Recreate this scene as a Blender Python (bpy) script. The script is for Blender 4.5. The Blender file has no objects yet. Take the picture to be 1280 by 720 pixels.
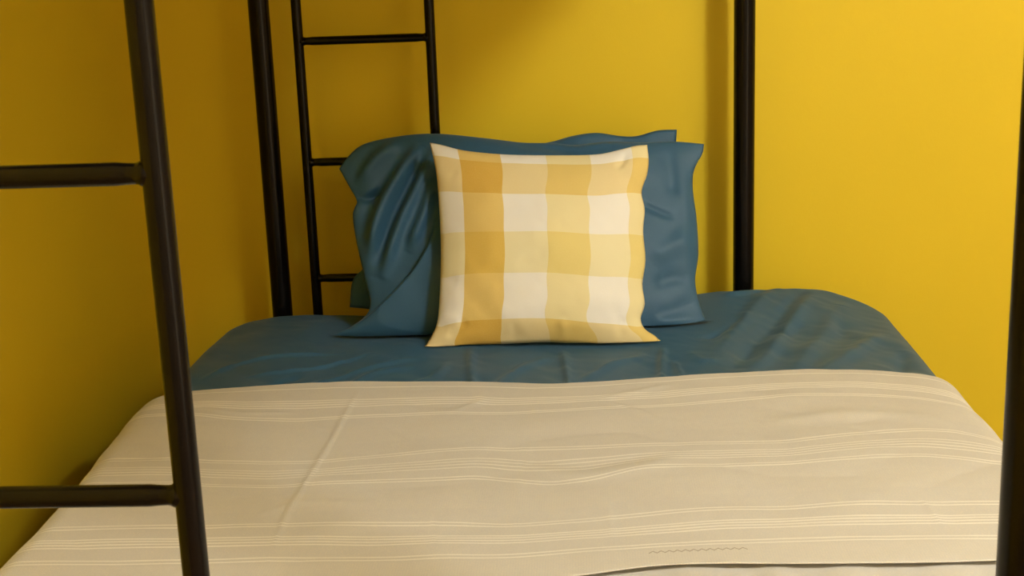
import bpy, math
import numpy as np

# ------------------------------------------------------------------ scene basics
sc = bpy.context.scene
COL = sc.collection
sc.view_settings.view_transform = 'Standard'
sc.view_settings.look = 'None'
sc.view_settings.gamma = 1.0
sc.view_settings.use_curve_mapping = False
sc.view_settings.exposure = 0.0
rng = np.random.default_rng(7)

# ------------------------------------------------------------------ camera
FPX = 1663.5
PITCH, YAW, ROLL = 0.23821, -0.059756, -0.037051
ZO = 0.527
CAM = np.array([0.63652, -1.01922, 0.68858 + ZO])
F_ = np.array([math.sin(YAW) * math.cos(PITCH), math.cos(YAW) * math.cos(PITCH), -math.sin(PITCH)])
R_ = np.array([math.cos(YAW), -math.sin(YAW), 0.0])
U_ = np.cross(R_, F_)
RX = R_ * math.cos(ROLL) + U_ * math.sin(ROLL)
UX = -R_ * math.sin(ROLL) + U_ * math.cos(ROLL)

cam = bpy.data.cameras.new('camera')
cam.sensor_width = 36.0
cam.lens = 36.0 * FPX / 1280.0
cam.clip_start = 0.05
cam.dof.use_dof = True
cam.dof.focus_distance = 2.6
cam.dof.aperture_fstop = 26.0
camo = bpy.data.objects.new('camera', cam)
COL.objects.link(camo)
from mathutils import Matrix, Vector
M = Matrix.Identity(4)
for i in range(3):
    M[i][0] = RX[i]; M[i][1] = UX[i]; M[i][2] = -F_[i]; M[i][3] = CAM[i]
camo.matrix_world = M
sc.camera = camo


def at_plane(px, py, p0, n):
    """point of the photograph (px, py) on the world plane through p0 with normal n"""
    d = F_ + RX * (px - 640) / FPX - UX * (py - 360) / FPX
    t = np.dot(np.asarray(p0, float) - CAM, n) / np.dot(d, n)
    return CAM + t * d


def plan(px, py, z=0.46):
    return at_plane(px, py, (0, 0, z), (0, 0, 1))[:2]


# ------------------------------------------------------------------ numeric helpers
def sstep(a, b, x):
    t = np.clip((x - a) / (b - a), 0, 1)
    return t * t * (3 - 2 * t)


def _hash(ix, iy, seed):
    h = (ix.astype(np.int64) * 374761393 + iy.astype(np.int64) * 668265263 + seed * 1442695041) & 0xffffffff
    h = ((h ^ (h >> 13)) * 1274126177) & 0xffffffff
    return ((h ^ (h >> 16)) & 0xffff) / 32767.5 - 1.0


def noise(x, y, seed=0):
    x = np.asarray(x, float); y = np.asarray(y, float)
    ix = np.floor(x); iy = np.floor(y)
    fx = x - ix; fy = y - iy
    fx = fx * fx * fx * (fx * (fx * 6 - 15) + 10); fy = fy * fy * fy * (fy * (fy * 6 - 15) + 10)
    a = _hash(ix, iy, seed); b = _hash(ix + 1, iy, seed); c = _hash(ix, iy + 1, seed); d = _hash(ix + 1, iy + 1, seed)
    return (a * (1 - fx) + b * fx) * (1 - fy) + (c * (1 - fx) + d * fx) * fy


def fbm(x, y, seed=0, oct=3):
    s = 0; a = 1.0
    for k in range(oct):
        s = s + a * noise(x * 2 ** k + 17.3 * k, y * 2 ** k - 9.1 * k, seed + k); a *= 0.5
    return s


def poly_dist(x, y, pts):
    """signed distance (left side +) and position 0..1 along a polyline"""
    pts = np.asarray(pts, float)
    seg = np.linalg.norm(np.diff(pts, axis=0), axis=1); tot = seg.sum(); acc = 0
    bd = np.full(np.shape(x), 1e9); bs = np.zeros(np.shape(x)); bt = np.zeros(np.shape(x))
    for k in range(len(pts) - 1):
        a = pts[k]; b = pts[k + 1]; d = b - a; L = seg[k]
        t = np.clip(((x - a[0]) * d[0] + (y - a[1]) * d[1]) / (L * L), 0, 1)
        ex = x - a[0] - t * d[0]; ey = y - a[1] - t * d[1]
        dd = np.hypot(ex, ey)
        sg = np.sign(d[0] * ey - d[1] * ex)
        m = dd < bd
        bd = np.where(m, dd, bd); bs = np.where(m, sg, bs); bt = np.where(m, (acc + t * L) / tot, bt)
        acc += L
    return bd * bs, bt


def smooth_poly(pts, n=40):
    pts = np.asarray(pts, float)
    P = np.vstack([2 * pts[0] - pts[1], pts, 2 * pts[-1] - pts[-2]])
    out = []
    m = len(pts) - 1
    for i in range(m):
        p0, p1, p2, p3 = P[i:i + 4]
        for t in np.linspace(0, 1, max(3, n // m), endpoint=(i == m - 1)):
            out.append(0.5 * ((2 * p1) + (-p0 + p2) * t + (2 * p0 - 5 * p1 + 4 * p2 - p3) * t * t + (-p0 + 3 * p1 - 3 * p2 + p3) * t ** 3))
    return np.array(out)


def crease(x, y, pts, amp, sig, asym=0.0):
    """ridge (amp > 0) or valley along a polyline, fading at both ends; asym tilts it to one side"""
    d, t = poly_dist(x, y, smooth_poly(pts, 24))
    fade = sstep(0, 0.25, t) * (1 - sstep(0.75, 1, t)) * 0.85 + 0.15 * (t > 0) * (t < 1)
    return amp * fade * np.exp(-(d / sig) ** 2) * (1 + asym * np.tanh(d / sig))


def resample(pts, n):
    pts = np.asarray(pts, float)
    s = np.concatenate([[0], np.cumsum(np.linalg.norm(np.diff(pts, axis=0), axis=1))])
    q = np.linspace(0, s[-1], n)
    return np.stack([np.interp(q, s, pts[:, k]) for k in range(pts.shape[1])], 1)


# ------------------------------------------------------------------ object helpers
def link(name, verts, faces, mat, parent=None, smooth=True, uv=None):
    me = bpy.data.meshes.new(name)
    me.from_pydata([tuple(map(float, v)) for v in verts], [], faces)
    if uv is not None:
        l = me.uv_layers.new(name='UVMap')
        vi = np.zeros(len(me.loops), dtype=np.int32)
        me.loops.foreach_get('vertex_index', vi)
        l.data.foreach_set('uv', np.asarray(uv, dtype=np.float32)[vi].ravel())
    me.materials.append(mat)
    if smooth:
        me.polygons.foreach_set('use_smooth', [True] * len(me.polygons))
    me.update()
    o = bpy.data.objects.new(name, me)
    COL.objects.link(o)
    if parent is not None:
        o.parent = parent
    return o


def tag(o, label, cat, group=None):
    o['label'] = label; o['category'] = cat
    if group: o['group'] = group
    return o


def struct(name, verts, faces, mat):
    o = link(name, verts, faces, mat, smooth=False)
    o['kind'] = 'structure'
    return o


def box(lo, hi):
    x0, y0, z0 = lo; x1, y1, z1 = hi
    v = [(x0, y0, z0), (x1, y0, z0), (x1, y1, z0), (x0, y1, z0), (x0, y0, z1), (x1, y0, z1), (x1, y1, z1), (x0, y1, z1)]
    f = [(0, 3, 2, 1), (4, 5, 6, 7), (0, 1, 5, 4), (1, 2, 6, 5), (2, 3, 7, 6), (3, 0, 4, 7)]
    return v, f


def rod(a, b, prof, n=28):
    """solid of revolution along a->b; prof = list of (distance along, radius)"""
    a = np.asarray(a, float); b = np.asarray(b, float)
    w = (b - a) / np.linalg.norm(b - a)
    h = np.array([0, 0, 1.0]) if abs(w[2]) < 0.9 else np.array([1.0, 0, 0])
    u = np.cross(h, w); u /= np.linalg.norm(u); v = np.cross(w, u)
    V = []; Fc = []
    for (s, r) in prof:
        for k in range(n):
            t = 2 * math.pi * k / n
            V.append(a + w * s + (u * math.cos(t) + v * math.sin(t)) * r)
    for i in range(len(prof) - 1):
        for k in range(n):
            Fc.append((i * n + k, i * n + (k + 1) % n, (i + 1) * n + (k + 1) % n, (i + 1) * n + k))
    Fc.append(tuple(range(n - 1, -1, -1)))
    Fc.append(tuple((len(prof) - 1) * n + k for k in range(n)))
    return V, Fc


def tube(name, a, b, r, parent, mat, ends='round', n=28):
    L = float(np.linalg.norm(np.asarray(b, float) - np.asarray(a, float)))
    if ends == 'round':          # small rounded edge at both caps
        e = min(0.004, r * 0.4)
        prof = [(0, r - e), (e * 0.3, r - e * 0.3), (e, r)] + [(L * k / 6, r) for k in range(1, 6)] + [(L - e, r), (L - e * 0.3, r - e * 0.3), (L, r - e)]
    else:                        # welded rung: pinched tip with a bead of weld where it meets the rail
        w = 0.0125
        prof = [(0, r * 1.10), (w * 0.84, r * 1.12), (w * 0.98, r * 1.05), (w * 1.12, r * 0.95), (w * 1.35, r * 0.90), (w * 1.9, r * 0.93), (w * 2.6, r)]
        prof = prof + [(L * k / 6, r) for k in range(1, 6)] + [(L - s, q) for (s, q) in reversed(prof)]
    V, Fc = rod(a, b, prof, n)
    return link(name, V, Fc, mat, parent)


def empty(name, loc):
    o = bpy.data.objects.new(name, None)
    o.empty_display_size = 0.1
    o.location = loc
    COL.objects.link(o)
    return o


def grid_faces(nu, nv, off=0, flip=False):
    i, j = np.meshgrid(np.arange(nu - 1), np.arange(nv - 1), indexing='ij')
    a = (i * nv + j + off).ravel(); b = a + nv; c = b + 1; d = a + 1
    q = np.stack([a, b, c, d], 1) if not flip else np.stack([a, d, c, b], 1)
    return q.tolist()


# ------------------------------------------------------------------ materials
def new_mat(name, base, rough=0.6, spec=0.5, metallic=0.0, sheen=0.0):
    m = bpy.data.materials.new(name); m.use_nodes = True
    nt = m.node_tree; b = nt.nodes['Principled BSDF']
    b.inputs['Base Color'].default_value = (*base, 1)
    b.inputs['Roughness'].default_value = rough
    b.inputs['Specular IOR Level'].default_value = spec
    b.inputs['Metallic'].default_value = metallic
    b.inputs['Sheen Weight'].default_value = sheen
    b.inputs['Sheen Roughness'].default_value = 0.4
    return m, nt, b


def nd(nt, kind, **kw):
    n = nt.nodes.new(kind)
    for k, v in kw.items():
        setattr(n, k, v)
    return n


def bump(nt, b, height, strength, dist):
    n = nd(nt, 'ShaderNodeBump')
    n.inputs['Strength'].default_value = strength
    n.inputs['Distance'].default_value = dist
    nt.links.new(height, n.inputs['Height'])
    nt.links.new(n.outputs['Normal'], b.inputs['Normal'])
    return n


def mixc(nt, fac, a, b, blend='MIX'):
    n = nd(nt, 'ShaderNodeMix', data_type='RGBA', blend_type=blend)
    for sock, v in ((n.inputs[0], fac), (n.inputs[6], a), (n.inputs[7], b)):
        if hasattr(v, 'default_value') or hasattr(v, 'is_output'):
            nt.links.new(v, sock)
        elif isinstance(v, tuple):
            sock.default_value = (*v, 1)
        else:
            sock.default_value = v
    return n.outputs[2]


def tex_noise(nt, vec, scale, detail=3, rough=0.55):
    n = nd(nt, 'ShaderNodeTexNoise')
    n.inputs['Scale'].default_value = scale
    n.inputs['Detail'].default_value = detail
    n.inputs['Roughness'].default_value = rough
    if vec is not None: nt.links.new(vec, n.inputs['Vector'])
    return n.outputs['Fac']


def ramp(nt, fac, stops, interp='CONSTANT'):
    n = nd(nt, 'ShaderNodeValToRGB')
    n.color_ramp.interpolation = interp
    el = n.color_ramp.elements
    while len(el) > 1: el.remove(el[-1])
    el[0].position = stops[0][0]; el[0].color = (*stops[0][1], 1)
    for p, c in stops[1:]:
        e = el.new(p); e.color = (*c, 1)
    nt.links.new(fac, n.inputs['Fac'])
    return n.outputs['Color']


def math_n(nt, op, a, b=None, clamp=False):
    n = nd(nt, 'ShaderNodeMath', operation=op, use_clamp=clamp)
    for i, v in enumerate((a, b)):
        if v is None: continue
        if isinstance(v, (int, float)): n.inputs[i].default_value = v
        else: nt.links.new(v, n.inputs[i])
    return n.outputs[0]


def weave(nt, uvsock, su, sv):
    """over/under thread pattern from two crossed sine waves"""
    s = nd(nt, 'ShaderNodeSeparateXYZ'); nt.links.new(uvsock, s.inputs[0])
    a = math_n(nt, 'SINE', math_n(nt, 'MULTIPLY', s.outputs[0], su))
    b = math_n(nt, 'SINE', math_n(nt, 'MULTIPLY', s.outputs[1], sv))
    return math_n(nt, 'MULTIPLY', a, b), s


# wall paint: warm yellow eggshell with a light roller texture
WALL, nt, b = new_mat('yellow_wall_paint', (0.80, 0.55, 0.030), 0.62, 0.3)
g = nd(nt, 'ShaderNodeNewGeometry')
n1 = tex_noise(nt, g.outputs['Position'], 260, 2)
n2 = tex_noise(nt, g.outputs['Position'], 3, 2)
nt.links.new(mixc(nt, n2, (0.735, 0.535, 0.018), (0.775, 0.565, 0.021)), b.inputs['Base Color'])
bump(nt, b, n1, 0.25, 0.0008)

CEIL, nt, b = new_mat('ceiling_paint', (0.80, 0.76, 0.68), 0.8, 0.2)
g = nd(nt, 'ShaderNodeNewGeometry')
bump(nt, b, tex_noise(nt, g.outputs['Position'], 120, 3), 0.3, 0.001)

FLOOR, nt, b = new_mat('wood_floor', (0.30, 0.18, 0.09), 0.45, 0.4)
g = nd(nt, 'ShaderNodeNewGeometry')
mp = nd(nt, 'ShaderNodeMapping'); mp.inputs['Scale'].default_value = (9, 0.8, 1)
nt.links.new(g.outputs['Position'], mp.inputs['Vector'])
br = nd(nt, 'ShaderNodeTexBrick'); br.inputs['Scale'].default_value = 1.0
br.inputs['Color1'].default_value = (0.34, 0.20, 0.10, 1); br.inputs['Color2'].default_value = (0.27, 0.155, 0.075, 1)
br.inputs['Mortar'].default_value = (0.08, 0.045, 0.02, 1); br.inputs['Mortar Size'].default_value = 0.008
mp2 = nd(nt, 'ShaderNodeMapping'); mp2.inputs['Rotation'].default_value = (0, 0, math.pi / 2); mp2.inputs['Scale'].default_value = (1.0, 2.0, 1)
nt.links.new(g.outputs['Position'], mp2.inputs['Vector']); nt.links.new(mp2.outputs['Vector'], br.inputs['Vector'])
gr = tex_noise(nt, mp.outputs['Vector'], 6, 4)
nt.links.new(mixc(nt, 0.35, br.outputs['Color'], mixc(nt, gr, (0.2, 0.11, 0.05), (0.4, 0.25, 0.13))), b.inputs['Base Color'])

GREIGE, nt, b = new_mat('greige_wall_paint', (0.62, 0.50, 0.33), 0.7, 0.3)
g = nd(nt, 'ShaderNodeNewGeometry')
bump(nt, b, tex_noise(nt, g.outputs['Position'], 260, 2), 0.25, 0.0008)

# satin black powder coat
METAL, nt, b = new_mat('black_powder_coat', (0.0035, 0.0028, 0.0026), 0.24, 0.17)
tc = nd(nt, 'ShaderNodeTexCoord')
bump(nt, b, tex_noise(nt, tc.outputs['Object'], 700, 2), 0.05, 0.0002)
nz = tex_noise(nt, tc.outputs['Object'], 14, 3)
nt.links.new(math_n(nt, 'ADD', math_n(nt, 'MULTIPLY', nz, 0.10), 0.19), b.inputs['Roughness'])

# teal blue sateen used for the sheet and the pillowcases
SHEET, nt, b = new_mat('teal_blue_sateen', (0.030, 0.085, 0.135), 0.52, 0.32, sheen=0.10)
b.inputs['Sheen Tint'].default_value = (0.55, 0.75, 0.9, 1)
tc = nd(nt, 'ShaderNodeTexCoord')
mp = nd(nt, 'ShaderNodeMapping'); mp.inputs['Scale'].default_value = (1, 1, 1)
nt.links.new(tc.outputs['Object'], mp.inputs['Vector'])
fine = tex_noise(nt, mp.outputs['Vector'], 700, 2)
mid = tex_noise(nt, mp.outputs['Vector'], 38, 3)
nt.links.new(mixc(nt, fine, (0.027, 0.088, 0.165), (0.034, 0.107, 0.198)), b.inputs['Base Color'])
hgt = math_n(nt, 'ADD', math_n(nt, 'MULTIPLY', fine, 0.25), mid)
bump(nt, b, hgt, 0.15, 0.0010)

# striped cotton blanket; UV in metres: u across the bed, v along the cloth
BLANKET, nt, b = new_mat('striped_cotton_blanket', (0.6, 0.55, 0.46), 0.85, 0.25, sheen=0.15)
BL = dict(nt=nt, b=b)

# plaid cushion cover
PLAID, nt, b = new_mat('mustard_plaid_linen', (0.8, 0.7, 0.5), 0.88, 0.2, sheen=0.1)
uv = nd(nt, 'ShaderNodeUVMap'); uv.uv_map = 'UVMap'
s = nd(nt, 'ShaderNodeSeparateXYZ'); nt.links.new(uv.outputs['UV'], s.inputs[0])
WHT = (1.0, 1.0, 1.0); MUS = (0.88, 0.67, 0.24); YEL = (0.95, 0.86, 0.52); YRW = (0.92, 0.79, 0.46); PAL = (0.95, 0.89, 0.60)
colr = ramp(nt, s.outputs[0], [(0, WHT), (0.132, MUS), (0.327, WHT), (0.533, YEL), (0.732, WHT), (0.925, YEL)])
rowr = ramp(nt, s.outputs[1], [(0, YRW), (0.132, WHT), (0.355, PAL), (0.555, WHT), (0.755, YRW), (0.93, WHT)])
fn = tex_noise(nt, uv.outputs['UV'], 190, 3)
both = mixc(nt, 1.0, mixc(nt, 1.0, colr, rowr, 'MULTIPLY'), (0.81, 0.80, 0.77), 'MULTIPLY')
thread = mixc(nt, math_n(nt, 'MULTIPLY', math_n(nt, 'SUBTRACT', fn, 0.5), 1.2, True), both, mixc(nt, 0.30, both, (0.95, 0.85, 0.62)))
nt.links.new(thread, b.inputs['Base Color'])
bump(nt, b, fn, 0.22, 0.0010)

# ------------------------------------------------------------------ room shell
WX0, WX1, WY0, WY1, HZ = -0.395, 3.0, -2.6, 2.058, 3.08
T = 0.1
struct('floor', *box((WX0 - T, WY0 - T, -T), (WX1 + T, WY1 + T, 0)), FLOOR)
struct('ceiling', *box((WX0 - T, WY0 - T, HZ), (WX1 + T, WY1 + T, HZ + T)), CEIL)
struct('wall_left', *box((WX0 - T, WY0 - T, 0), (WX0, WY1, HZ)), WALL)
struct('wall_back', *box((WX0 - T, WY1, 0), (WX1 + T, WY1 + T, HZ)), WALL)
struct('wall_right', *box((WX1, WY0 - T, 0), (WX1 + T, WY1, HZ)), GREIGE)
struct('wall_front', *box((WX0, WY0 - T, 0), (WX1, WY0, HZ)), GREIGE)

# ------------------------------------------------------------------ bunk bed frame
LEN = 1.95
XL, L1, L2, XR = -0.0785, 0.0049, 0.2995, 0.9866
RP, RR, RG = 0.0232, 0.0113, 0.0094
XF = 1.26                    # outer side rail of the wide lower bunk
TOPZ = 1.80
bed = empty('bunk_bed', ((XL + XR) / 2, LEN / 2, 0))
tag(bed, 'black tubular metal bunk bed frame with a ladder at each end', 'bunk bed')
OFF = np.array([(XL + XR) / 2, LEN / 2, 0])


def bt(name, a, b_, r, ends='round', n=28):
    return tube(name, np.asarray(a) - OFF, np.asarray(b_) - OFF, r, bed, METAL, ends, n)


for y in (0, LEN):
    bt('post', (XL, y, 0), (XL, y, TOPZ), RP, n=40)
    bt('post', (XR, y, 0), (XR, y, TOPZ), RP, n=40)
    bt('leg', (XF, y, 0), (XF, y, 0.215), RP)
    for x in (L1, L2):
        bt('ladder_rail', (x, y, 0.20), (x, y, 1.72), RR)
    for k in range(-1, 5):
        bt('rung', (L1, y, ZO + 0.27 * k), (L2, y, ZO + 0.27 * k), RG, 'weld')
    bt('end_rail', (XL, y, 0.20), (XF, y, 0.20), 0.019)
    bt('end_rail', (XL, y, 1.53), (XR, y, 1.53), 0.019)
    bt('end_rail', (XL, y, 1.72), (XR, y, 1.72), 0.016)
for x, z in ((XL, 0.20), (XF, 0.20), (XL, 1.53), (XR, 1.53), (XL, 1.72), (XR, 1.72)):
    bt('side_rail', (x, 0, z), (x, LEN, z), 0.019)
for k in range(10):
    y = 0.12 + k * (LEN - 0.24) / 9
    V, Fc = box(np.array((XL, y - 0.03, 0.218)) - OFF, np.array((XF, y + 0.03, 0.236)) - OFF)
    link('slat', V, Fc, METAL, bed, smooth=False)
V, Fc = box(np.array((XL + 0.01, 0.01, 1.533)) - OFF, np.array((XR - 0.01, LEN - 0.01, 1.555)) - OFF)
link('bunk_deck', V, Fc, METAL, bed, smooth=False)

# ------------------------------------------------------------------ shape of the made bed
EX0, EX1, EY0, EY1 = -0.187, 1.287, 0.045, 1.922     # outer faces of the sheeted mattress
ZB = 0.46
BOT = 0.237
RE = 0.045                                            # edge rounding


def height(x, y):
    """top of the bed before edge rounding"""
    h = ZB + (0.030 * (x - 0.53) + 0.014) * sstep(1.58, 1.88, y) * sstep(1.32, 1.08, x)
    h = h - 0.001 * sstep(1.10, 1.29, x) * sstep(1.6, 1.9, y)
    h = h + 0.0045 * fbm(x * 2.3 + 3, y * 2.3, 11, 2)
    h = h - 0.010 * sstep(1.62, 1.72, y) * sstep(0.02, 0.16, x) * sstep(0.94, 0.80, x)   # sunk under the pillows
    return h


def taper(x, y):
    # the bedding is tucked in a little further towards the foot on the wall side
    return x + 0.024 * sstep(1.25, 0.70, y) * sstep(0.35, -0.19, x)


def edge_drop(d, r=RE):
    q = np.clip(1 - d / r, 0, 1)
    return r * (1 - np.sqrt(np.clip(1 - q * q, 0, 1)))


def P2(*pts):
    return [plan(*p) for p in pts]


# ------------------------------------------------------------------ teal sheet
def build_sheet():
    hx, hy = (EX1 - EX0) / 2, (EY1 - EY0) / 2
    cx, cy = (EX1 + EX0) / 2, (EY1 + EY0) / 2
    cr = 0.14                                        # plan corner radius
    # arclength across the bed: flat, rounded edge, vertical side
    na, nb, ns = 380, 470, 16
    # denser rows near the head, which is the part one sees
    a = np.concatenate([np.linspace(-1, 1, na)])
    tb = np.linspace(0, 1, nb)
    b_ = -1 + 2 * (1 - (1 - tb) ** 1.5)
    A, B = np.meshgrid(a, b_, indexing='ij')
    # square -> rounded rectangle
    def corner(A, B):
        x = A * hx; y = B * hy
        k = np.maximum(np.abs(A), np.abs(B)) + 1e-9
        # edge point of the unit square in this direction
        ex = A / k * hx; ey = B / k * hy
        qx = np.abs(ex) - (hx - cr); qy = np.abs(ey) - (hy - cr)
        m = (qx > 0) & (qy > 0)
        ln = np.hypot(np.maximum(qx, 0), np.maximum(qy, 0)) + 1e-9
        f = np.where(m, np.minimum(1, cr / ln), 1.0)
        ex2 = np.where(m, np.sign(ex) * (hx - cr + qx * f), ex)
        ey2 = np.where(m, np.sign(ey) * (hy - cr + qy * f), ey)
        w = k ** 6
        return x + (ex2 - ex) * w, y + (ey2 - ey) * w
    X, Y = corner(A, B)
    def sdf(x, y):
        qx = np.abs(x) - (hx - cr); qy = np.abs(y) - (hy - cr)
        return -(np.hypot(np.maximum(qx, 0), np.maximum(qy, 0)) + np.minimum(np.maximum(qx, qy), 0) - cr)
    D = np.maximum(sdf(X, Y), 0)
    X = X + cx; Y = Y + cy
    z = height(X, Y)
    vis = sstep(1.15, 1.30, Y)
    c = 0
    # long thin creases at the left
    for pts, am, sg, asy in [
        ([(252, 476), (300, 458), (350, 447), (430, 441)], 0.0035, 0.007, 0.5),
        ([(305, 474), (360, 466), (420, 455), (470, 442)], 0.0032, 0.006, 0.5),
        ([(370, 487), (430, 470), (500, 452), (535, 448)], 0.0030, 0.010, 0.3),
        ([(430, 486), (470, 468), (520, 456)], 0.0032, 0.012, 0.2),
        ([(500, 486), (545, 468), (560, 452)], 0.0028, 0.012, 0.0),
        ([(330, 486), (350, 478), (380, 470)], -0.003, 0.010, 0.0),
        # pressed folds in front of the cushion
        ([(588, 436), (587, 460), (590, 490)], 0.0040, 0.010, 0.8),
        ([(702, 436), (706, 460), (712, 492)], 0.0040, 0.009, 0.8),
        ([(828, 434), (826, 455), (824, 484)], 0.0042, 0.009, 0.8),
        ([(840, 450), (850, 468), (858, 482)], 0.0036, 0.008, 0.6),
        ([(720, 478), (770, 455), (810, 444)], 0.0032, 0.012, 0.2),
        ([(610, 484), (650, 462), (690, 446)], 0.0026, 0.012, 0.2),
        # soft drag wrinkles at the right
        ([(980, 374), (950, 390), (915, 420), (890, 446)], 0.0050, 0.018, 0.3),
        ([(1010, 374), (975, 402), (940, 432), (905, 470)], -0.0060, 0.018, 0.0),
        ([(1012, 386), (988, 412), (962, 440), (935, 468)], 0.0055, 0.016, 0.3),
        ([(1060, 382), (1040, 410), (1010, 440), (985, 468)], 0.0048, 0.020, 0.2),
        ([(1052, 392), (1050, 412), (1062, 425)], -0.0050, 0.018, 0.0),
        ([(1100, 420), (1060, 446), (1020, 466)], 0.0050, 0.020, 0.2),
        ([(1130, 440), (1125, 462), (1110, 474)], -0.0040, 0.016, 0.0),
        ([(960, 415), (985, 422), (1000, 410)], -0.0028, 0.014, 0.0),
        ([(880, 372), (915, 373), (945, 369)], -0.0040, 0.008, 0.0),
        ([(895, 386), (930, 382), (970, 372)], 0.0040, 0.012, 0.0),
        ([(860, 440), (880, 452), (900, 448)], 0.0030, 0.012, 0.0),
        ([(870, 425), (900, 418), (930, 404)], -0.0034, 0.010, 0.0),
    ]:
        c = c + crease(X, Y, P2(*pts), am, sg, asy)
    c = c + 0.0022 * fbm(X * 9, Y * 7, 31, 2) + 0.0010 * fbm((X + Y) * 18, (X - Y) * 9, 5, 2)
    inner = sstep(0.0, RE * 1.2, D)
    z = z + c * 1.7 * vis * inner * (1 - 0.85 * sstep(1.62, 1.70, Y) * sstep(0.02, 0.12, X) * sstep(0.97, 0.90, X)) - edge_drop(D)
    # skirt rings below the rounded edge
    nA, nB = A.shape
    V = np.stack([taper(X, Y), Y, z], -1).reshape(-1, 3)
    Fc = grid_faces(nA, nB)
    ring = [i * nB for i in range(nA)] + [(nA - 1) * nB + j for j in range(1, nB)] + \
           [i * nB + nB - 1 for i in range(nA - 2, -1, -1)] + [j for j in range(nB - 2, 0, -1)]
    base = V[ring]
    n0 = len(V); m = len(ring)
    rows = [V]
    prev = ring
    nrm = np.stack([base[:, 0] - cx, base[:, 1] - cy], 1)
    nrm /= np.linalg.norm(nrm, axis=1)[:, None]
    for k in range(1, ns + 1):
        t = k / ns
        R = base.copy()
        R[:, 2] = base[:, 2] + (BOT - base[:, 2]) * t
        w = -0.0035 * np.abs(np.sin(np.arange(m) * 0.045 + 2 * noise(np.arange(m) * 0.02, np.zeros(m), 3))) * math.sin(math.pi * t)
        R[:, 0] += nrm[:, 0] * w; R[:, 1] += nrm[:, 1] * w
        idx = list(range(n0 + (k - 1) * m, n0 + k * m))
        rows.append(R)
        for q in range(m):
            p = (q + 1) % m
            Fc.append((prev[q], idx[q], idx[p], prev[p]))
        prev = idx
    V = np.vstack(rows)
    Fc.append(tuple(prev))
    o = link('bed_sheet', V, Fc, SHEET)
    tag(o, 'teal blue sheet fitted over the wide lower mattress, wrinkled at the head', 'bed sheet')
    return o


build_sheet()


# ------------------------------------------------------------------ folded striped blanket
FOLD = np.array([(-0.30, 1.20), (-0.20, 1.235), (-0.155, 1.262), (-0.093, 1.287), (0.03, 1.308), (0.16, 1.320), (0.37, 1.317), (0.47, 1.303),
                 (0.564, 1.291), (0.66, 1.302), (0.80, 1.324), (0.92, 1.341), (1.02, 1.349), (1.12, 1.339), (1.20, 1.315), (1.263, 1.282), (1.32, 1.26), (1.45, 1.24)])
HEM_PX = [(60, 752), (250, 740), (400, 733), (560, 726), (640, 723), (700, 721), (727, 719), (780, 713), (835, 708), (961, 709), (1050, 709), (1149, 707), (1200, 704), (1247, 701), (1330, 694)]
HEM = np.array([plan(*q, 0.47) for q in HEM_PX])
# weave lines followed across the cloth: distance from the fold -> where that line runs
LINES = [(0.147, [(245, 520), (300, 525), (370, 527), (430, 524), (500, 520), (560, 518), (640, 519), (700, 516), (760, 512), (850, 506), (980, 495), (1060, 494), (1110, 496), (1150, 499), (1210, 508)]),
         (0.315, [(215, 572), (245, 576), (330, 580), (400, 577), (470, 570), (520, 566), (590, 560), (660, 560), (740, 559), (840, 557), (980, 556), (1040, 547), (1100, 540), (1150, 538), (1200, 541), (1250, 552)]),
         (0.438, [(215, 601), (245, 605), (330, 608), (400, 604), (470, 601), (540, 599), (600, 595), (640, 600), (690, 604), (740, 600), (800, 588), (860, 585), (980, 583), (1040, 578), (1100, 572), (1150, 571), (1200, 575), (1250, 581)]),
         (0.601, [(215, 659), (245, 659), (330, 657), (470, 654), (560, 653), (640, 654), (740, 648), (830, 642), (900, 638), (980, 637), (1060, 633), (1130, 632), (1200, 630), (1250, 630)]),
         (0.698, [(225, 703), (250, 702), (330, 699), (400, 697), (470, 696), (560, 692), (640, 692), (740, 686), (830, 682), (900, 680), (980, 678), (1060, 676), (1130, 674), (1200, 672), (1250, 671)])]


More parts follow.
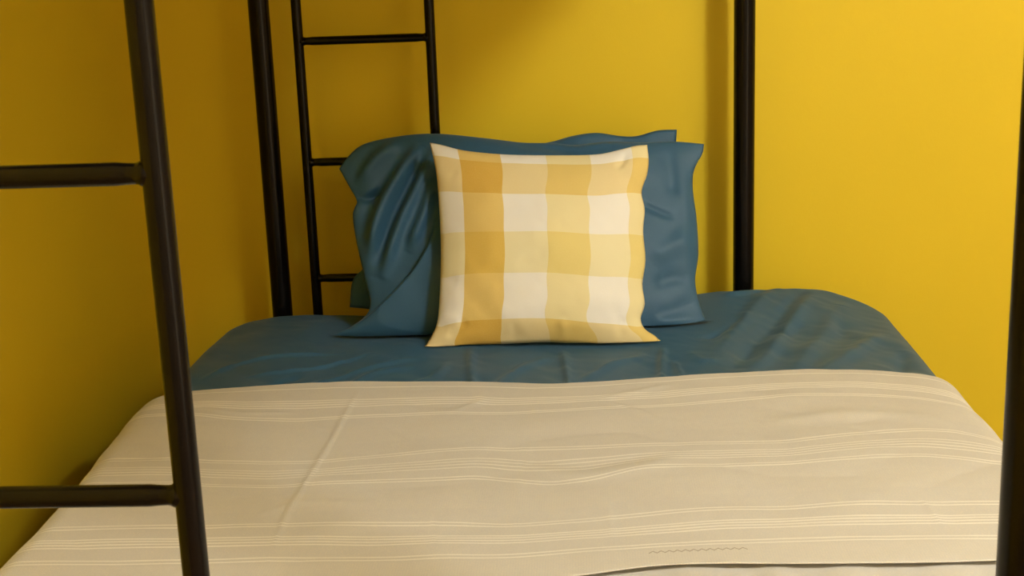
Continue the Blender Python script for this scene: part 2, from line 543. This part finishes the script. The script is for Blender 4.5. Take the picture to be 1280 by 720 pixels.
def build_blanket():
    w_top = EX1 - EX0
    hang = 0.17
    # profile across the bed, by arclength
    flat = w_top - 2 * RE
    q = math.pi / 2 * RE
    smin, smax = -(flat / 2 + q + hang), flat / 2 + q + hang
    ns = 420
    s = np.linspace(smin, smax, ns)
    cx = (EX1 + EX0) / 2
    sa = np.abs(s); sg = np.sign(s)
    th = np.clip((sa - flat / 2) / RE, 0, math.pi / 2)
    px = cx + sg * (np.minimum(sa, flat / 2) + RE * np.sin(th))
    pz = -RE * (1 - np.cos(th)) - np.maximum(sa - flat / 2 - q, 0)
    nx = sg * np.sin(th); nz = np.cos(th)
    xs = cx + s                                       # unrolled coordinate
    fold = np.interp(xs, FOLD[:, 0], FOLD[:, 1])
    # smooth the fold line a little
    k = np.ones(15) / 15
    fold = np.convolve(np.pad(fold, 7, mode='edge'), k, 'valid')
    hem = np.convolve(np.pad(np.interp(xs, HEM[:, 0], HEM[:, 1]), 7, mode='edge'), k, 'valid')
    y0 = 0.05
    r = 0.0034
    n1, nf, n2 = 150, 12, 260
    cols = []
    rowsY = []; rowsO = []; rowsV = []; rowsT = []
    for t in np.linspace(0, 1, n1):                   # lower layer, foot to fold
        rowsY.append(y0 + (fold - 0.004 - y0) * t); rowsO.append(np.full(ns, 0.0025)); rowsT.append(0)
    for t in np.linspace(0, 1, nf + 2)[1:-1]:         # the fold itself
        a_ = math.pi * t
        rowsY.append(fold - 0.004 + r * math.sin(a_)); rowsO.append(np.full(ns, 0.0025 + r * (1 - math.cos(a_)))); rowsT.append(1)
    for t in np.linspace(0, 1, n2):                   # upper layer, fold to hem
        rowsY.append(fold - 0.004 + (hem - fold + 0.004) * t); rowsO.append(np.full(ns, 0.0025 + 2 * r)); rowsT.append(2)
    Yg = np.array(rowsY); O = np.array(rowsO); Tg = np.array(rowsT)
    PX = np.broadcast_to(px, Yg.shape); PZ = np.broadcast_to(pz, Yg.shape)
    NX = np.broadcast_to(nx, Yg.shape); NZ = np.broadcast_to(nz, Yg.shape)
    XS = np.broadcast_to(xs, Yg.shape)
    H = height(PX, Yg)
    # soft relief of the cloth
    rel = 0.0022 * fbm(XS * 3.1, Yg * 5.5, 41, 3)
    rel = rel + 0.0011 * fbm(XS * 7 + Yg * 5, Yg * 11 - XS * 3, 43, 2)
    top = (Tg[:, None] == 2)
    c = 0
    for pts, am, sg_, asy in [
        ([(452, 492), (430, 530), (405, 570), (380, 610), (350, 660), (330, 715)], 0.0021, 0.0045, 0.9),   # long pressed fold
        ([(688, 490), (672, 520), (655, 560), (646, 620), (640, 700)], 0.0006, 0.006, 0.7),
        ([(545, 645), (540, 675), (545, 705)], 0.0007, 0.005, 0.5),
        ([(757, 630), (760, 650), (764, 690)], 0.0008, 0.005, 0.8),
        ([(560, 525), (600, 512), (590, 498)], 0.0018, 0.010, 0.0),
        ([(1125, 630), (1155, 642), (1178, 672)], 0.0011, 0.005, 0.8),
        ([(760, 512), (800, 525), (825, 537)], 0.0016, 0.008, 0.4),
        ([(740, 512), (790, 500), (850, 488)], 0.0020, 0.010, 0.2),
        ([(660, 585), (720, 605), (800, 598), (870, 580)], 0.0026, 0.024, 0.2),
        ([(620, 566), (690, 588), (770, 588), (850, 572)], -0.0020, 0.022, 0.0),
        ([(250, 520), (300, 527), (380, 527)], 0.0016, 0.007, 0.6),
        ([(950, 540), (1040, 528), (1140, 530), (1210, 548)], 0.0030, 0.022, 0.3),
        ([(300, 660), (370, 640), (470, 640)], 0.0018, 0.015, 0.3),
    ]:
        c = c + crease(XS, Yg, P2(*pts), am, sg_, asy)
    c = np.where(top, c, 0)
    lift = np.where(top, 0.0022 * sstep(0.10, 0.0, Yg - hem) * (0.65 + 0.6 * noise(XS * 5, XS * 0, 9)), 0)
    low = np.where(Tg[:, None] == 0, 0.0022 * np.sin(XS * 46 + 3 * noise(XS * 4, Yg * 2, 8)) * sstep(0.63, 0.50, Yg) * sstep(0.42, 0.7, XS), 0)
    calm = np.where(Tg[:, None] == 0, 0.3 * sstep(1.3, 0.5, Yg), 1.0)
    rel_low = np.where(Tg[:, None] == 0, np.minimum(rel, 0) * 0.5, np.abs(rel) * 1.0)
    off = O + rel_low + np.maximum(c, -0.004) + lift + np.minimum(low, 0.0025)
    off = np.where(Tg[:, None] == 0, np.maximum(off, 0.0018), np.maximum(off, 0.0068))
    off = np.where(Tg[:, None] == 1, O + np.where(Tg[:, None] == 1, np.abs(rel), 0) * (O - 0.0025) / (2 * r), off)
    # hanging sides billow slightly
    off = off + 0.006 * sstep(1.0, 1.25, Yg) * sstep(0.02, 0.10, np.minimum(PX - EX0, EX1 - PX) + 0.03)
    hangf = sstep(flat / 2 + q * 0.7, flat / 2 + q + hang, np.abs(np.broadcast_to(s, Yg.shape)))
    off = off + hangf * (0.006 + 0.006 * np.sin(Yg * 19 + np.broadcast_to(np.sign(s), Yg.shape)))
    X = PX + NX * off; Z = H + PZ + NZ * off
    # cloth coordinates: v measured from the fold, shifted where the weave has been pulled
    v = np.where(top, fold[None, :] - Yg, -(fold[None, :] - Yg))
    warp = 0.010 * noise(XS * 2.2, Yg * 3, 71) + 0.004 * noise(XS * 6, Yg * 6, 72)
    curves = [fold]
    vals = [0.0]
    kk = np.ones(9) / 9
    for vv, pxs in LINES:
        q_ = np.array([plan(*p_, 0.472) for p_ in pxs])
        yy = np.interp(xs, q_[:, 0], q_[:, 1])
        curves.append(np.convolve(np.pad(yy, 4, mode='edge'), kk, 'valid')); vals.append(vv)
    curves.append(curves[-1] - 0.30); vals.append(vals[-1] + 0.30)
    vt = v.copy()
    for j in range(ns):
        cj = np.array([c_[j] for c_ in curves])[::-1]
        vt[:, j] = np.interp(-Yg[:, j], -cj[::-1], vals)
    v = np.where(top, vt, v + warp * 0.5)
    UV = np.stack([XS, np.where(top, v, v)], -1).reshape(-1, 2)
    V = np.stack([taper(X, Yg), Yg, Z], -1)
    nr = V.shape[0]
    Fc = grid_faces(nr, ns)
    o = link('blanket', V.reshape(-1, 3), Fc, BLANKET, uv=UV)
    sol = o.modifiers.new('cloth', 'SOLIDIFY'); sol.thickness = 0.0016; sol.offset = 0
    tag(o, 'beige cotton blanket with thin white stripes, folded back across the bed', 'blanket')
    return o


build_blanket()

# blanket weave: stripe lines at fixed places along v
nt, b = BL['nt'], BL['b']
uv = nd(nt, 'ShaderNodeUVMap'); uv.uv_map = 'UVMap'
sp = nd(nt, 'ShaderNodeSeparateXYZ'); nt.links.new(uv.outputs['UV'], sp.inputs[0])
U, Vv = sp.outputs[0], sp.outputs[1]
lines = []
for c0, sc_ in ((-0.43, 1), (-0.71, 1), (-0.99, 1), (-0.16, 1)):
    for d in (-0.055, -0.046, -0.018, -0.006, 0.006, 0.018, 0.046, 0.055):
        lines.append((c0 + d, 0.0032))
lines += [(0.001, 0.006), (0.027, 0.004)]
lines += [(q_, 0.0048) for q_ in (0.080, 0.089, 0.098, 0.107, 0.143)] + [(0.151, 0.004)]
lines += [(q_, 0.0042) for q_ in (0.310, 0.320, 0.359, 0.371, 0.384, 0.397, 0.433, 0.443)]
lines += [(q_, 0.0036) for q_ in (0.596, 0.605, 0.636, 0.643, 0.651, 0.659, 0.693, 0.702)]
acc = None
for c0, w in lines:
    n = nd(nt, 'ShaderNodeMath', operation='COMPARE'); nt.links.new(Vv, n.inputs[0]); n.inputs[1].default_value = c0; n.inputs[2].default_value = w * 0.46
    acc = n.outputs[0] if acc is None else math_n(nt, 'MAXIMUM', acc, n.outputs[0])
mpn = nd(nt, 'ShaderNodeMapping'); mpn.inputs['Scale'].default_value = (6, 160, 1); nt.links.new(uv.outputs['UV'], mpn.inputs['Vector'])
patch = tex_noise(nt, mpn.outputs['Vector'], 1.0, 2)
patch2 = tex_noise(nt, uv.outputs['UV'], 60, 3)
stripe = math_n(nt, 'MULTIPLY', acc, math_n(nt, 'ADD', math_n(nt, 'MULTIPLY', patch, 0.9), 0.35, True))
# diamond weave zones beside the bands
dm = math_n(nt, 'MULTIPLY', math_n(nt, 'SINE', math_n(nt, 'MULTIPLY', math_n(nt, 'ADD', U, Vv), 900)), math_n(nt, 'SINE', math_n(nt, 'MULTIPLY', math_n(nt, 'SUBTRACT', U, Vv), 900)))
zone = None
for c0 in (0.515, 0.745, 0.22):
    n = nd(nt, 'ShaderNodeMath', operation='COMPARE'); nt.links.new(Vv, n.inputs[0]); n.inputs[1].default_value = c0; n.inputs[2].default_value = 0.035
    zone = n.outputs[0] if zone is None else math_n(nt, 'MAXIMUM', zone, n.outputs[0])
fleck = tex_noise(nt, uv.outputs['UV'], 420, 2)
basec = mixc(nt, patch2, (0.570, 0.560, 0.545), (0.620, 0.610, 0.592))
basec = mixc(nt, math_n(nt, 'MULTIPLY', math_n(nt, 'MULTIPLY', dm, zone), 0.22, True), basec, (0.85, 0.79, 0.66))
basec = mixc(nt, math_n(nt, 'MULTIPLY', math_n(nt, 'SUBTRACT', fleck, 0.50), 2.2, True), basec, (0.78, 0.71, 0.58))
# short run of grey zigzag stitching above the hem
tri = math_n(nt, 'ABSOLUTE', math_n(nt, 'SUBTRACT', math_n(nt, 'FRACT', math_n(nt, 'MULTIPLY', U, 95.0)), 0.5))
zz = math_n(nt, 'SUBTRACT', Vv, math_n(nt, 'ADD', math_n(nt, 'MULTIPLY', tri, 0.011), 0.716))
zz = math_n(nt, 'LESS_THAN', math_n(nt, 'ABSOLUTE', zz), 0.0014)
zz = math_n(nt, 'MULTIPLY', zz, math_n(nt, 'MULTIPLY', math_n(nt, 'GREATER_THAN', U, 0.705), math_n(nt, 'LESS_THAN', U, 0.832)))
basec = mixc(nt, math_n(nt, 'MULTIPLY', zz, 0.8), basec, (0.30, 0.27, 0.23))
nt.links.new(mixc(nt, math_n(nt, 'MULTIPLY', stripe, 0.85), basec, (0.88, 0.86, 0.82)), b.inputs['Base Color'])
wv, _ = weave(nt, uv.outputs['UV'], 2400, 2400)
hh = math_n(nt, 'ADD', math_n(nt, 'MULTIPLY', wv, 0.25), math_n(nt, 'ADD', math_n(nt, 'MULTIPLY', stripe, 0.8), fleck))
bump(nt, b, hh, 0.35, 0.0012)


# ------------------------------------------------------------------ pillows
def coons(top, right, bottom, left, nu, nv, p0, n):
    """grid on the plane (p0, n) filling an outline traced in the photograph; u left->right, v bottom->top"""
    def L(px, m):
        P = np.array([at_plane(a, c_, p0, n) for a, c_ in smooth_poly(px, 60)])
        return resample(P, m)
    t = L(top, nu); bt_ = L(bottom, nu); l = L(left, nv); r = L(right, nv)
    u = np.linspace(0, 1, nu)[:, None, None]; v = np.linspace(0, 1, nv)[None, :, None]
    G = (1 - v) * bt_[:, None] + v * t[:, None] + (1 - u) * l[None] + u * r[None] \
        - ((1 - u) * (1 - v) * bt_[0] + u * (1 - v) * bt_[-1] + (1 - u) * v * t[0] + u * v * t[-1])
    return G


def to_px(P):
    d = P - CAM
    z = d @ F_
    return 640 + FPX * (d @ RX) / z, 360 - FPX * (d @ UX) / z


def closed_pillow(name, G, n, front, back, mat, uv=True):
    """G: seam-plane grid; front/back: offsets along +-n (zero on the border)"""
    nu, nv = G.shape[:2]
    Fr = G + n * front[..., None]
    Bk = G - n * back[..., None]
    for A_ in (Fr, Bk):                              # rests on the sheet instead of sinking into it
        A_[..., 2] = np.maximum(A_[..., 2], height(A_[..., 0], A_[..., 1]) + 0.006)
    V = [*Fr.reshape(-1, 3)]
    Fc = grid_faces(nu, nv)
    idx = np.full((nu, nv), -1)
    k = len(V)
    for i in range(nu):
        for j in range(nv):
            if i in (0, nu - 1) or j in (0, nv - 1):
                idx[i, j] = i * nv + j
            else:
                idx[i, j] = k; k += 1; V.append(Bk[i, j])
    for i in range(nu - 1):
        for j in range(nv - 1):
            Fc.append((int(idx[i, j]), int(idx[i, j + 1]), int(idx[i + 1, j + 1]), int(idx[i + 1, j])))
    u, v = np.meshgrid(np.linspace(0, 1, nu), np.linspace(0, 1, nv), indexing='ij')
    UV = np.zeros((len(V), 2)); UV[:nu * nv] = np.stack([u, v], -1).reshape(-1, 2)
    for i in range(nu):
        for j in range(nv):
            UV[idx[i, j]] = (u[i, j], v[i, j])
    return link(name, V, Fc, mat, uv=UV)


def plane_of(y_bot, z_bot, y_top, z_top):
    d = np.array([0, y_top - y_bot, z_top - z_bot]); d /= np.linalg.norm(d)
    n = np.array([0, -d[2], d[1]])                    # towards the room and up
    return np.array([0, y_bot, z_bot]), n


def dome(nu, nv, p=0.5):
    u = np.linspace(0, 1, nu)[:, None]; v = np.linspace(0, 1, nv)[None]
    return (np.sin(math.pi * u) ** p) * (np.sin(math.pi * v) ** p)


# --- rear pillow, standing against the head frame
p0, n = plane_of(1.845, 0.455, 1.905, 0.80)
G = coons(top=[(458, 186), (520, 180), (600, 179), (660, 181), (690, 177), (715, 170), (745, 166), (775, 170), (796, 170), (822, 163), (846, 162)],
          right=[(858, 396), (850, 330), (846, 250), (845, 190), (846, 162)],
          bottom=[(437, 384), (520, 392), (650, 396), (760, 396), (858, 396)],
          left=[(437, 384), (441, 350), (458, 325), (462, 250), (458, 186)], nu=90, nv=60, p0=p0, n=n)
px, py = to_px(G)
d = dome(90, 60, 0.55)
fr = 0.030 * d + 0.006 * d * fbm(px / 40, py / 40, 3, 2)
fr = fr + np.minimum(1, d * 3) * (crease(px, py, [(700, 178), (730, 190), (745, 205)], 0.006, 7) + crease(px, py, [(770, 172), (790, 190), (820, 200)], -0.006, 7)
                                  + crease(px, py, [(440, 380), (460, 360), (470, 345)], 0.010, 8))
o = closed_pillow('rear_pillow', G, n, fr, 0.020 * d, SHEET)
o.name = 'pillow'
tag(o, 'teal blue pillow standing at the back against the black head frame', 'pillow', 'teal pillows at the head of the bed')

# --- front pillow, slipping case gathered at its open left end
p0, n = plane_of(1.698, 0.462, 1.862, 0.83)
NU, NV = 220, 150
G = coons(top=[(424, 211), (434, 197), (455, 180), (500, 170), (545, 167), (600, 172), (650, 178), (690, 179), (720, 181), (760, 177), (800, 178), (845, 177), (880, 180)],
          right=[(894, 419), (884, 404), (874, 378), (869, 350), (873, 318), (871, 275), (866, 235), (868, 212), (878, 192), (880, 180)],
          bottom=[(410, 421), (450, 424), (500, 426), (560, 428), (700, 427), (820, 420), (858, 421), (894, 419)],
          left=[(410, 421), (440, 408), (462, 385), (455, 345), (445, 300), (441, 268), (446, 252), (438, 236), (424, 211)], nu=NU, nv=NV, p0=p0, n=n)
px, py = to_px(G)
u = np.linspace(0, 1, NU)[:, None] + 0 * px; v = np.linspace(0, 1, NV)[None] + 0 * px
d = dome(NU, NV, 0.5)
fr = 0.072 * d * (0.70 + 0.30 * sstep(0.05, 0.40, u)) * (1 - 0.35 * sstep(0.72, 0.95, u))
edge = np.minimum(1, d * 2.2)
c = 0
for pts, am, sg_, asy in [
    ([(530, 185), (505, 225), (480, 270), (462, 330)], 0.020, 10, 0.3),
    ([(500, 178), (470, 205), (448, 232)], 0.014, 8, 0.3),
    ([(545, 190), (530, 235), (505, 285), (480, 350)], 0.018, 9, 0.3),
    ([(548, 230), (535, 275), (515, 320)], 0.014, 8, 0.3),
    ([(515, 182), (490, 215), (462, 262), (452, 300)], -0.010, 9, 0.0),
    ([(540, 182), (515, 235), (490, 290), (468, 350)], -0.010, 8, 0.0),
    ([(470, 180), (450, 205), (437, 232)], -0.008, 7, 0.0),
    ([(438, 242), (460, 248), (482, 236)], -0.014, 5, 0.4),
    # right end
    ([(800, 258), (825, 268), (842, 274)], -0.0028, 5, 0.8),
    ([(850, 190), (858, 230), (860, 290), (862, 350)], 0.003, 10, 0.3),
    ([(830, 185), (838, 215), (842, 250)], -0.003, 9, 0.0),
    ([(815, 408), (845, 402), (880, 398)], 0.006, 7, 0.3),
    ([(820, 396), (850, 386), (872, 374)], -0.003, 8, 0.0),
    ([(815, 360), (840, 350), (862, 352)], -0.004, 9, 0.0),
    ([(815, 330), (840, 310), (866, 300)], 0.004, 12, 0.0),
    ([(690, 184), (720, 186), (760, 181), (790, 186)], 0.006, 5, 0.3),
    ([(640, 182), (680, 188), (720, 192)], -0.005, 6, 0.0),
]:
    c = c + crease(px, py, pts, am, sg_, asy)
c = c + 0.0028 * fbm(px / 60, py / 60, 13, 2)
# the loose lower corner of the case folds forward over itself
lip = smooth_poly([(552, 262), (545, 300), (524, 338), (492, 372), (455, 400), (405, 422)], 40)
dl, tl = poly_dist(px, py, lip)
below = sstep(-3, 3, -dl) if False else sstep(-2.5, 3.5, dl * -1)
reach = sstep(0.0, 0.35, tl)
lipd = 0.034 * below * reach * np.exp(-np.maximum(-dl, 0) / 90) * (1 - sstep(560, 640, px))
fr = fr + edge * c * 1.35 + np.minimum(1, d * 3.0) * lipd
o = closed_pillow('pillow', G, n, fr, 0.030 * d, SHEET)
tag(o, 'teal blue pillow directly behind the plaid cushion, case gathered at left', 'pillow', 'teal pillows at the head of the bed')

# --- plaid cushion
p0, n = plane_of(1.575, 0.462, 1.745, 0.85)
NU, NV = 130, 130
G = coons(top=[(537, 178), (552, 181), (580, 188), (630, 193), (690, 194), (745, 193), (775, 187), (795, 182), (809, 181)],
          right=[(825, 434), (826, 428), (819, 420), (806, 411), (801, 398), (806, 380), (803, 355), (807, 325), (804, 290), (806, 262), (802, 240), (809, 218), (811, 200), (809, 181)],
          bottom=[(532, 441), (541, 442), (552, 439), (582, 433), (630, 430), (690, 428), (750, 432), (795, 434), (815, 436), (825, 434)],
          left=[(532, 441), (531, 434), (540, 419), (547, 400), (550, 360), (551, 310), (549, 260), (545, 215), (537, 178)], nu=NU, nv=NV, p0=p0, n=n)
px, py = to_px(G)
u = np.linspace(0, 1, NU)[:, None] + 0 * px; v = np.linspace(0, 1, NV)[None] + 0 * px
d = dome(NU, NV, 0.55)
c = 0
for pts, am, sg_, asy in [
    ([(770, 215), (778, 203), (782, 190)], -0.008, 5, 0.4),
    ([(795, 235), (790, 215), (800, 195)], 0.004, 7, 0.3),
    ([(548, 345), (560, 352), (575, 352)], -0.0025, 8, 0.0),
    ([(550, 395), (562, 402), (580, 405)], 0.004, 7, 0.0),
    ([(560, 425), (575, 412), (585, 402)], -0.005, 6, 0.0),
    ([(640, 428), (645, 418), (642, 405)], -0.003, 6, 0.0),
    ([(700, 426), (705, 415), (700, 400)], 0.003, 6, 0.0),
    ([(780, 425), (775, 412), (780, 398)], -0.004, 7, 0.0),
    ([(800, 320), (790, 325), (780, 322)], -0.003, 6, 0.0),
    ([(552, 205), (560, 215), (575, 222)], -0.003, 8, 0.0),
]:
    c = c + crease(px, py, pts, am, sg_, asy)
c = c + 0.003 * fbm(px / 50, py / 50, 23, 3)
fr = 0.072 * d + np.minimum(1, d * 2.5) * c
o = closed_pillow('cushion', G, n, fr, 0.040 * d, PLAID)
tag(o, 'square plaid cushion in mustard yellow and cream propped on the teal pillow', 'cushion')

# ------------------------------------------------------------------ light: warm ceiling lamp to the right of the bed
lp = bpy.data.lights.new('ceiling_lamp', 'POINT')
lp.energy = 210
lp.color = (0.96, 0.97, 0.90)
lp.shadow_soft_size = 0.21
lo = bpy.data.objects.new('ceiling_lamp', lp)
lo.location = (2.40, -1.20, 2.85)
COL.objects.link(lo)
# unseen glowing column, added to draw highlight lines down the black tubes
GLOW, nt, b = new_mat('added_glow', (0.85, 0.78, 0.62), 0.8, 0.2)
b.inputs['Emission Color'].default_value = (1.0, 0.86, 0.62, 1)
b.inputs['Emission Strength'].default_value = 6.0
fl = empty('added_glow_column', (2.62, -1.45, 0))
tag(fl, 'tall glowing column added out of view to put highlights on the bed tubes', 'added light')
V, Fc = rod((0, 0, 0), (0, 0, 0.05), [(0, 0.125), (0.03, 0.125), (0.045, 0.115), (0.05, 0.10)], 40)
link('base', V, Fc, METAL, fl)
ribs = [(0.05 + 0.022 * k, 0.098 if k % 2 else 0.104) for k in range(52)]
V, Fc = rod((0, 0, 0), (0, 0, 1.2), ribs, 40)
link('added_glow_shell', V, Fc, GLOW, fl)

w = bpy.data.worlds.new('world'); sc.world = w
w.use_nodes = True
w.node_tree.nodes['Background'].inputs['Color'].default_value = (0.02, 0.016, 0.012, 1)
